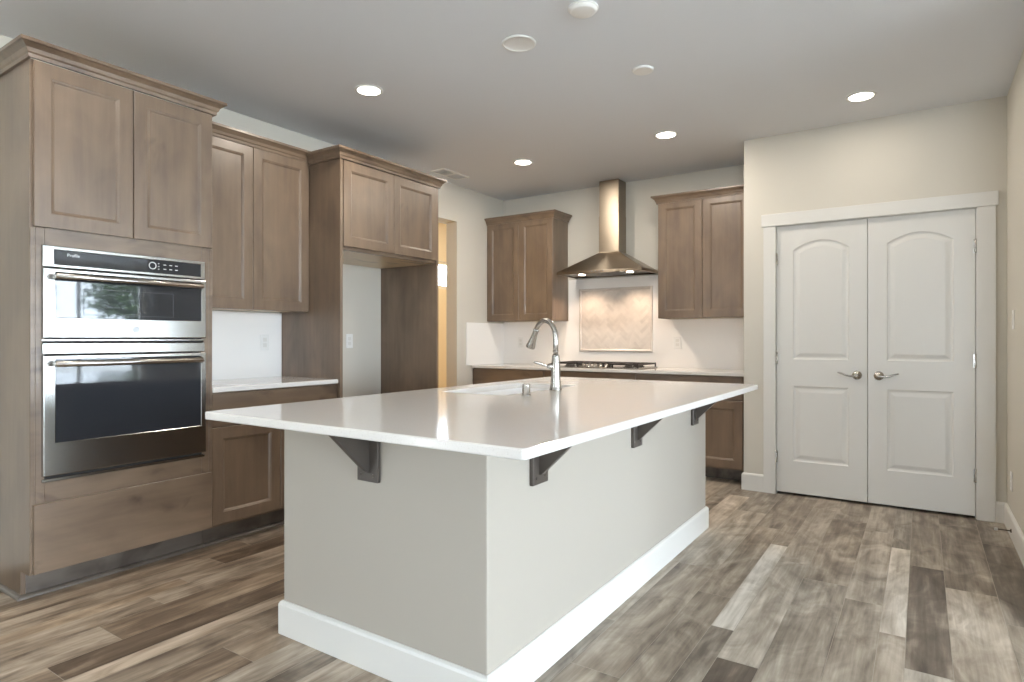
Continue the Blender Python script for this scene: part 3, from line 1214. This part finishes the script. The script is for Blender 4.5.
# ---- cabinets on the back wall
BF = 5.448
wall_cabinet('wall_cabinet', 'two-door upper cabinet in the back left corner, left of the hood', 'y', BF, -1, LW + 0.003, -3.113, BY - 0.001, 1.373, 2.432,
             [(LW + 0.005, -3.5265), (-3.5235, -3.115)], [(LW + 0.003, BF - 0.014), (-3.113, BF - 0.014), (-3.113, BY - 0.001)])
wall_cabinet('wall_cabinet', 'two-door upper cabinet right of the hood, against the pantry wall', 'y', BF, -1, -2.008, -1.200, BY - 0.001, 1.373, 2.432,
             [(-2.006, -1.6055), (-1.6025, -1.202)], [(-2.008, BY - 0.001), (-2.008, BF - 0.014), (-1.175, BF - 0.014)])
GB = 'base cabinets along the back wall'
BB = 5.19
base_cabinet('base_cabinet', 'dark base cabinet in the back left corner', 'y', BB, -1, LW + 0.003, -3.068, BY - 0.001, [(LW + 0.006, -3.5155), (-3.5125, -3.071)], GB, grain='wood_x')
base_cabinet('base_cabinet', 'dark base cabinet under the cooktop', 'y', BB, -1, -3.064, -2.121, BY - 0.001, [(-3.061, -2.594), (-2.591, -2.124)], GB, grain='wood_x')
base_cabinet('base_cabinet', 'dark base cabinet beside the pantry wall, its door partly seen past the island', 'y', BB, -1, -2.117, -1.200, BY - 0.001, [(-2.114, -1.660), (-1.657, -1.203)], GB, grain='wood_x')
c = slab(LW + 0.009, PX - 0.002, 5.150, BY - 0.009, 0.882, 0.911, 0.006)
tag(c.build('countertop', 'quartz', None, (-2.58, 5.45, 0.882)), 'long white quartz countertop along the back wall under the cooktop', 'countertop')

# ---- range hood
t = thing('range_hood', 'stainless chimney range hood over the cooktop', 'range hood', (-2.562, 5.55, 1.815))
HX0, HX1, HY0, HZ = -3.006, -2.118, 5.315, 1.815
mb = MB()
CX0, CX1, CY0 = -2.665, -2.457, 5.570
ring = lambda x0, x1, y0, z: [(x0, y0, z), (x1, y0, z), (x1, BY - 0.009, z), (x0, BY - 0.009, z)]
mb.loft([ring(HX0 + 0.015, HX1 - 0.015, HY0 + 0.015, HZ + 0.012), ring(HX0 + 0.012, HX1 - 0.012, HY0 + 0.012, HZ), ring(HX0, HX1, HY0, HZ), ring(HX0, HX1, HY0, HZ + 0.026),
         ring(HX0 + 0.006, HX1 - 0.006, HY0 + 0.006, HZ + 0.031),
         ring(CX0 - 0.006, CX1 + 0.006, CY0 - 0.006, HZ + 0.222), ring(CX0 - 0.002, CX1 + 0.002, CY0 - 0.002, HZ + 0.230)], True, True)
mb.build('canopy', 'hood_steel', t)
mb = MB()
mb.box((CX0, CY0, HZ + 0.226), (CX1, BY - 0.001, CZ - 0.001), 0.002)
mb.box((CX0 - 0.003, CY0 - 0.003, HZ + 0.226), (CX1 + 0.003, BY - 0.001, 2.40), 0.002)
mb.build('chimney', 'hood_steel', t)
for x in (-2.82, -2.31):
    mb = MB()
    mb.lathe((x, 5.50, HZ + 0.011), [(0.032, 0), (0.032, -0.006), (0.026, -0.007)], (0, 0, 1), 20)
    mb.build('lamp', 'hood_lamp', t)
mb = MB()
for a, b_ in ((-2.76, -2.57), (-2.56, -2.37)):
    mb.box((a, 5.40, HZ + 0.004), (b_, 5.70, HZ + 0.0115), 0.002)
    for k in range(9):
        mb.box((a + 0.01, 5.42 + k * 0.03, HZ + 0.001), (b_ - 0.01, 5.435 + k * 0.03, HZ + 0.0045), 0.001)
mb.build('grease_filter', 'drain', t)
for k in range(4):
    mb = MB()
    mb.lathe((-2.622 + k * 0.04, HY0, HZ + 0.017), [(0.007, -0.001), (0.007, 0.002), (0.005, 0.003)], (0, -1, 0), 12)
    mb.build('button', 'drain', t)

# ---- gas cooktop
t = thing('gas_cooktop', 'stainless gas cooktop with black grates set into the back counter', 'cooktop', (-2.562, 5.43, 0.911))
KX0, KX1, KY0, KY1 = -3.02, -2.106, 5.20, 5.70
mb = slab(KX0, KX1, KY0, KY1, 0.9115, 0.921, 0.02, 0.004)
mb.build('body', 'steel', t)
burn = [(-2.87, 5.34, 0.040), (-2.87, 5.58, 0.045), (-2.563, 5.50, 0.058), (-2.256, 5.58, 0.045), (-2.256, 5.34, 0.036)]
for x, y, r in burn:
    mb = MB()
    mb.lathe((x, y, 0.921), [(r + 0.012, 0), (r + 0.012, 0.006), (r, 0.008), (r, 0.016), (r * 0.8, 0.019), (r * 0.2, 0.021)], (0, 0, 1), 24)
    mb.build('burner', 'iron', t)
for a, b_ in ((KX0 + 0.012, -2.722), (-2.716, -2.410), (-2.404, KX1 - 0.012)):
    mb = MB()
    y0, y1 = (KY0 + 0.03, KY1 - 0.02) if a != -2.716 else (KY0 + 0.13, KY1 - 0.02)
    z0, z1 = 0.945, 0.959
    w_ = 0.012
    for y in (y0, y1 - w_, (y0 + y1) / 2 - w_ / 2):
        mb.box((a, y, z0), (b_, y + w_, z1), 0.003)
    for x in (a, b_ - w_, (a + b_) / 2 - w_ / 2):
        mb.box((x, y0, z0 + 0.0005), (x + w_, y1, z1 + 0.0005), 0.003)
    for x in (a, b_ - w_):
        for y in (y0, y1 - w_):
            mb.box((x, y, 0.9205), (x + w_, y + w_, z0 + 0.002), 0.002)
    mb.build('grate', 'iron', t)
for k in range(5):
    mb = MB()
    x = -2.563 + (k - 2) * 0.058
    mb.lathe((x, KY0 + 0.065, 0.921), [(0.022, 0), (0.022, 0.004), (0.017, 0.006), (0.016, 0.028), (0.013, 0.031)], (0, 0, 1), 20)
    mb.box((x - 0.003, KY0 + 0.049, 0.948), (x + 0.003, KY0 + 0.081, 0.956), 0.001)
    mb.build('knob', 'chrome', t)

# ---- island
IX0, IX1, IY0, IY1 = -2.143, -1.131, 1.560, 3.900
t = thing('kitchen_island', 'painted kitchen island with white baseboard and dark counter brackets', 'kitchen island', (-1.64, 2.73, 0))
mb = MB()
wt = 0.11
e_ = 0.004
mb.prism([(x, y, 0) for x, y in ((IX0, IY0 + e_), (IX0 + e_, IY0), (IX1 - e_, IY0), (IX1 - 0.0012, IY0 + 0.0012), (IX1, IY0 + e_), (IX1, IY1 - e_), (IX1 - e_, IY1), (IX0 + e_, IY1), (IX0, IY1 - e_),
          (IX0, IY1 - wt), (IX1 - wt, IY1 - wt), (IX1 - wt, IY0 + wt), (IX0, IY0 + wt))], (0, 0, 0.8815))
mb.build('base', 'island', t)
mb = MB()
mb.sweep([(IX0, IY0 + 0.10), (IX0, IY0), (IX1, IY0), (IX1, IY1), (IX0, IY1), (IX0, IY1 - 0.10)], BASEB)
mb.build('baseboard', 'white', t)
FI = Face('x', IX0 + 0.02, -1)
ya, yb = IY0 + wt + 0.003, IY1 - wt - 0.003
mb = MB()
mb.box((IX0 + 0.02, ya, 0.115), (IX0 + 0.04, yb, 0.88))
mb.box((IX0 + 0.02, ya, 0.115), (IX1 - wt - 0.003, yb, 0.133))
mb.build('cabinet_front', 'wood_v', t)
nd = 4
for k in range(nd):
    a = ya + (yb - ya) * k / nd + 0.002
    b_ = ya + (yb - ya) * (k + 1) / nd - 0.002
    shaker(FI, a, b_, 0.130, 0.874).build('cabinet_door', 'wood_v', t)
mb = MB()
mb.box((IX0 + 0.10, ya, 0), (IX0 + 0.115, yb, 0.115))
mb.build('toe_kick', 'kick', t)


def bracket(face, w):
    mb = MB()
    face.box(mb, w - 0.052, w + 0.052, 0.676, 0.880, 0.0, 0.016, 0.002)
    face.box(mb, w - 0.040, w + 0.040, 0.872, 0.8815, 0.016, 0.190, 0.001)
    poly = [(0.016, 0.873), (0.186, 0.873), (0.184, 0.866), (0.026, 0.712), (0.016, 0.709)]
    h = 0.011
    p0 = [Vector(face.p(w - h, z, o)) for o, z in poly]
    p1 = [Vector(face.p(w + h, z, o)) for o, z in poly]
    mb.loft([p0, p1])
    for s in (-1, 1):
        c0 = face.p(w + s * 0.03, 0.70, 0.016)
        c1 = face.p(0, 0, 1)
        c2 = face.p(0, 0, 0)
        ax = Vector(c1) - Vector(c2)
        mb.lathe(c0, [(0.006, 0), (0.005, 0.003)], ax, 10)
    mb.build('bracket', 'bracket', t)


FR = Face('x', IX1, +1)
for w_ in (1.861, 2.757, 3.652):
    bracket(FR, w_)
bracket(Face('y', IY0, -1), -1.647)

SX0, SX1, SY0, SY1 = -2.085, -1.680, 2.46, 3.22
c = slab(-2.252, -0.818, 1.289, 3.910, 0.882, 0.912, 0.014, 0.005, (SX0, SX1, SY0, SY1, 0.02))
tag(c.build('countertop', 'quartz', None, (-1.53, 2.6, 0.882)), 'large white quartz island countertop with an undermount sink cut-out', 'countertop')

t = thing('sink', 'white undermount sink in the island countertop', 'sink', ((SX0 + SX1) / 2, (SY0 + SY1) / 2, 0.66))
mb = MB()
rr = lambda i, z, r=0.03: [(p[0], p[1], z) for p in rrect(SX0 - 0.004 + i, SX1 + 0.004 - i, SY0 - 0.004 + i, SY1 + 0.004 - i, max(r, 0.005))]
mb.loft([rr(-0.02, 0.8815), rr(0, 0.8815), rr(0.004, 0.72), rr(0.02, 0.69), rr(0.04, 0.682, 0.02)], False, True)
mb.loft([rr(-0.02, 0.8815), rr(-0.02, 0.876), rr(-0.008, 0.87), rr(-0.006, 0.70), rr(0.012, 0.672)], False, True)
mb.build('basin', 'sink', t)
mb = MB()
mb.lathe(((SX0 + SX1) / 2, (SY0 + SY1) / 2, 0.682), [(0.045, 0), (0.043, 0.002), (0.03, 0.001), (0.028, -0.004)], (0, 0, 1), 24)
mb.build('drain', 'drain', t)

# faucet
fx, fy, CT = -1.612, 2.842, 0.912
t = thing('faucet', 'satin gooseneck pull-down faucet on the island beside the sink', 'faucet', (fx, fy, CT))
mb = MB()
mb.lathe((fx, fy, CT), [(0.033, 0), (0.033, 0.006), (0.031, 0.011), (0.0295, 0.022), (0.0265, 0.045), (0.0245, 0.08), (0.0255, 0.10), (0.0255, 0.13), (0.023, 0.146), (0.0205, 0.168), (0.0195, 0.176), (0.0195, 0.184), (0.017, 0.188), (0.0150, 0.192)], n=28)
mb.build('body', 'chrome', t)
dx, dy = -0.94, 0.34
pts = [(fx, fy, CT + 0.18), (fx, fy, CT + 0.25)]
R = 0.088
for i in range(1, 15):
    a = math.radians(180 - 150 * i / 14)
    s_ = R + R * math.cos(a)
    pts.append((fx + dx * s_, fy + dy * s_, CT + 0.276 + R * 1.1 * math.sin(a)))
mb = MB()
mb.tube(pts, 0.0138, 16)
mb.lathe((fx, fy, CT + 0.205), [(0.0141, 0), (0.0158, 0.001), (0.0158, 0.006), (0.0141, 0.007)], n=20)
mb.build('spout', 'chrome', t)
e0, e1 = Vector(pts[-2]), Vector(pts[-1])
ax = (e1 - e0).normalized()
ax = (ax + Vector((0, 0, -0.15))).normalized()
mb = MB()
mb.lathe(e1, [(0.0145, -0.004), (0.0165, 0.0), (0.0165, 0.008), (0.0148, 0.012), (0.0160, 0.040), (0.0215, 0.080), (0.0262, 0.106), (0.0255, 0.111), (0.016, 0.112)], ax, 24)
mb.build('spray_head', 'chrome', t)
mb = MB()
hd = Vector((-0.62, -0.78, 0)).normalized()
hz = CT + 0.128
mb.lathe((fx, fy, hz), [(0.015, 0.018), (0.017, 0.026), (0.017, 0.034), (0.013, 0.044), (0.006, 0.049)], hd, 20)
st = Vector((fx, fy, hz)) + hd * 0.038
mb.tube([st, st + hd * 0.02 + Vector((0, 0, 0.004)), st + hd * 0.05 + Vector((0, 0, 0.016)), st + hd * 0.072 + Vector((0, 0, 0.022)), st + hd * 0.085 + Vector((0, 0, 0.024))], [0.007, 0.0065, 0.007, 0.0085, 0.005], 12)
mb.build('handle', 'chrome', t)

t = thing('air_gap_cap', 'small round metal cap on the island by the sink corner', 'sink cap', (-1.593, 2.52, CT))
mb = MB()
mb.lathe((-1.593, 2.52, CT), [(0.024, 0), (0.024, 0.003), (0.0195, 0.005), (0.0195, 0.050), (0.0185, 0.054), (0.015, 0.056)], n=24)
mb.build('cap', 'chrome', t)

# ------------------------------------------------------------------ ceiling fittings
GL = 'recessed ceiling lights'
lab = ['lit recessed ceiling light in front of the fridge cabinet', 'lit recessed ceiling light nearest the range hood on its left', 'lit recessed ceiling light in front of the cabinet right of the hood',
       'lit recessed ceiling light in front of the pantry double doors']
root = thing('recessed_light', lab[0], 'ceiling light', (CAN_XY[0][0], CAN_XY[0][1], CZ), GL)
x, y = CAN_XY[0]
mb = MB()
mb.lathe((x, y, CZ), [(0.088, 0), (0.088, -0.004), (0.080, -0.007), (0.070, -0.006), (0.068, -0.001)], n=36, cap0=True, cap1=False)
mb.build('trim_ring', 'plastic', root)
mb = MB()
mb.lathe((x, y, CZ), [(0.070, -0.0015), (0.070, -0.0055), (0.066, -0.006)], n=36)
mb.build('lens', 'lamp', root)
for (x, y), l in zip(CAN_XY[1:], lab[1:]):
    copy_tree(root, (x, y, CZ))['label'] = l
x, y = CAN_OFF
t = thing('ceiling_fixture', 'unlit round recessed fixture above the island, front of the ceiling', 'ceiling fixture', (x, y, CZ))
mb = MB()
mb.lathe((x, y, CZ), [(0.091, 0), (0.091, -0.005), (0.084, -0.008), (0.074, -0.007), (0.072, -0.001)], n=40, cap1=False)
mb.build('trim_ring', 'plastic', t)
mb = MB()
mb.lathe((x, y, CZ - 0.001), [(0.074, -0.0055), (0.064, -0.003), (0.042, -0.0012), (0.01, -0.0004)], n=40, cap0=False)
mb.build('baffle', 'plastic', t)
for (x, y, l, r, h) in ((-1.332, 2.610, 'round white smoke detector cut by the top edge of the picture', 0.066, 0.021), (-1.347, 3.398, 'thin round white ceiling cover plate behind the smoke detector', 0.062, 0.012)):
    t = thing('smoke_detector' if h > 0.02 else 'cover_plate', l, 'smoke detector' if h > 0.02 else 'cover plate', (x, y, CZ))
    mb = MB()
    mb.lathe((x, y, CZ), [(r, 0), (r, -h * 0.35), (r * 0.96, -h * 0.55), (r * 0.9, -h * 0.92), (r * 0.8, -h), (r * 0.2, -h * 1.02)], n=36)
    mb.build('cover', 'plastic', t)
    if h > 0.02:
        mb = MB()
        mb.lathe((x, y, CZ), [(r + 0.006, 0), (r + 0.006, -0.006), (r, -0.007)], n=36)
        mb.build('base_plate', 'plastic', t)
# ceiling register
vx, vy = -3.725, 4.54
t = thing('ceiling_vent', 'white rectangular air register on the ceiling near the doorway', 'vent', (vx, vy, CZ))
mb = MB()
a, b_ = 0.085, 0.19
rings = []
for ins, z in ((0, 0), (0.002, -0.004), (0.02, -0.007), (0.022, -0.004), (0.022, 0)):
    rings.append([(vx - a + ins, vy - b_ + ins, CZ + z), (vx + a - ins, vy - b_ + ins, CZ + z), (vx + a - ins, vy + b_ - ins, CZ + z), (vx - a + ins, vy + b_ - ins, CZ + z)])
mb.loft(rings, False, False)
mb.build('frame', 'plastic', t)
mb = MB()
for k in range(9):
    q = vx - a + 0.026 + k * 0.0145
    mb.prism([(q, vy - b_ + 0.022, CZ - 0.001), (q + 0.008, vy - b_ + 0.022, CZ - 0.006), (q + 0.0095, vy - b_ + 0.022, CZ - 0.006), (q + 0.0015, vy - b_ + 0.022, CZ - 0.001)], (0, 2 * b_ - 0.044, 0))
mb.box((vx - a + 0.02, vy - 0.02, CZ - 0.0065), (vx + a - 0.02, vy + 0.02, CZ - 0.002))
mb.build('louvre', 'plastic', t)
mb = MB()
mb.box((vx - a + 0.03, vy - 0.075, CZ - 0.0068), (vx + a - 0.03, vy - 0.015, CZ - 0.006))
mb.build('damper', 'grey_plastic', t)


def plate(name, label, cat, face, w, z, kind):
    t = thing(name, label, cat, face.p(w, z, 0))
    mb = MB()
    face.box(mb, w - 0.036, w + 0.036, z - 0.058, z + 0.058, 0.0002, 0.006, 0.003)
    mb.build('cover_plate', 'plastic', t)
    mb = MB()
    if kind == 'outlet':
        for dz in (-0.02, 0.02):
            face.box(mb, w - 0.016, w + 0.016, z + dz - 0.014, z + dz + 0.014, 0.005, 0.0075, 0.002)
        mb.build('socket', 'white', t)
    else:
        face.box(mb, w - 0.016, w + 0.016, z - 0.033, z + 0.033, 0.005, 0.009, 0.002)
        mb.build('rocker', 'white', t)


FLW = Face('x', LW, 1)
plate('outlet', 'white outlet on the wall inside the empty fridge bay', 'outlet', FLW, 3.495, 1.168, 'outlet')
plate('outlet', 'white outlet on the backsplash between the ovens and the fridge panel', 'outlet', Face('x', LW + 0.008, 1), 2.70, 1.16, 'outlet')
plate('outlet', 'white outlet on the backsplash right of the herringbone panel', 'outlet', Face('y', BY - 0.008, -1), -1.93, 1.15, 'outlet')
plate('outlet', 'white outlet on the backsplash in the back left corner', 'outlet', Face('y', BY - 0.008, -1), -3.70, 1.15, 'outlet')
FRW = Face('x', RX, -1)
plate('light_switch', 'white rocker switch on the right wall beside the double doors', 'light switch', FRW, 4.70, 1.30, 'switch')
plate('outlet', 'white outlet low on the right wall beside the double doors', 'outlet', FRW, 4.80, 0.32, 'outlet')

t = thing('door_stop', 'small rigid door stop on the right wall baseboard', 'door stop', (RX - 0.015, 4.67, 0.05))
mb = MB()
mb.lathe((RX - 0.0148, 4.67, 0.05), [(0.012, 0), (0.011, 0.004), (0.004, 0.007), (0.0038, 0.066)], (-1, 0, 0), 14)
mb.build('rod', 'bracket', t)
mb = MB()
mb.lathe((RX - 0.081, 4.67, 0.05), [(0.008, -0.002), (0.009, 0.0), (0.009, 0.010), (0.006, 0.014)], (-1, 0, 0), 14)
mb.build('rubber_tip', 'grey_plastic', t)

# ------------------------------------------------------------------ outside: lawn added to light the ceiling, and trees seen mirrored in the ovens
struct('ground', MB().box((WX + 0.2, -14, -0.6), (40, 26, -0.3)), 'bounce_ground', 'pale patio added outside the windows to bounce light', 'reflector')
random.seed(11)


def tree(x, y, h, r, label):
    t = thing('tree', label, 'tree', (x, y, -0.3), 'trees outside the windows')
    mb = MB()
    mb.tube([(x, y, -0.35), (x + 0.05, y, h * 0.3), (x - 0.04, y + 0.05, h * 0.6), (x, y, h * 0.85)], [0.16, 0.12, 0.08, 0.03], 10)
    for k in range(7):
        a = k * 0.9
        z = h * (0.35 + 0.06 * k)
        mb.tube([(x, y, z), (x + 0.4 * r * math.cos(a), y + 0.4 * r * math.sin(a), z + 0.5), (x + 0.8 * r * math.cos(a), y + 0.8 * r * math.sin(a), z + 0.8)], [0.05, 0.035, 0.012], 6)
    mb.build('trunk', 'bark', t)
    mb = MB()
    for k in range(2600):
        while True:
            p = Vector((random.uniform(-1, 1), random.uniform(-1, 1), random.uniform(-1, 1)))
            if 0.35 < p.length < 1:
                break
        n = 0.75 + 0.25 * math.sin(p.x * 7 + x) * math.cos(p.z * 6 + y)
        c = Vector((x + p.x * r * n, y + p.y * r * n, h * 0.66 + p.z * h * 0.36 * n))
        u = Vector((random.gauss(0, 1), random.gauss(0, 1), random.gauss(0, 1))).normalized()
        v = u.orthogonal().normalized()
        s = random.uniform(0.07, 0.15)
        mb._f(mb._v([c - u * s, c + v * s * 0.5, c + u * s, c - v * s * 0.5]))
    mb.build('crown', 'leaf', t)


tree(17, 11.0, 4.2, 2.0, 'round leafy tree left of the window view')
tree(18, 14.5, 4.8, 2.2, 'taller leafy tree in the middle of the window view')
tree(19, 7.5, 3.8, 1.9, 'low leafy tree right of the window view')
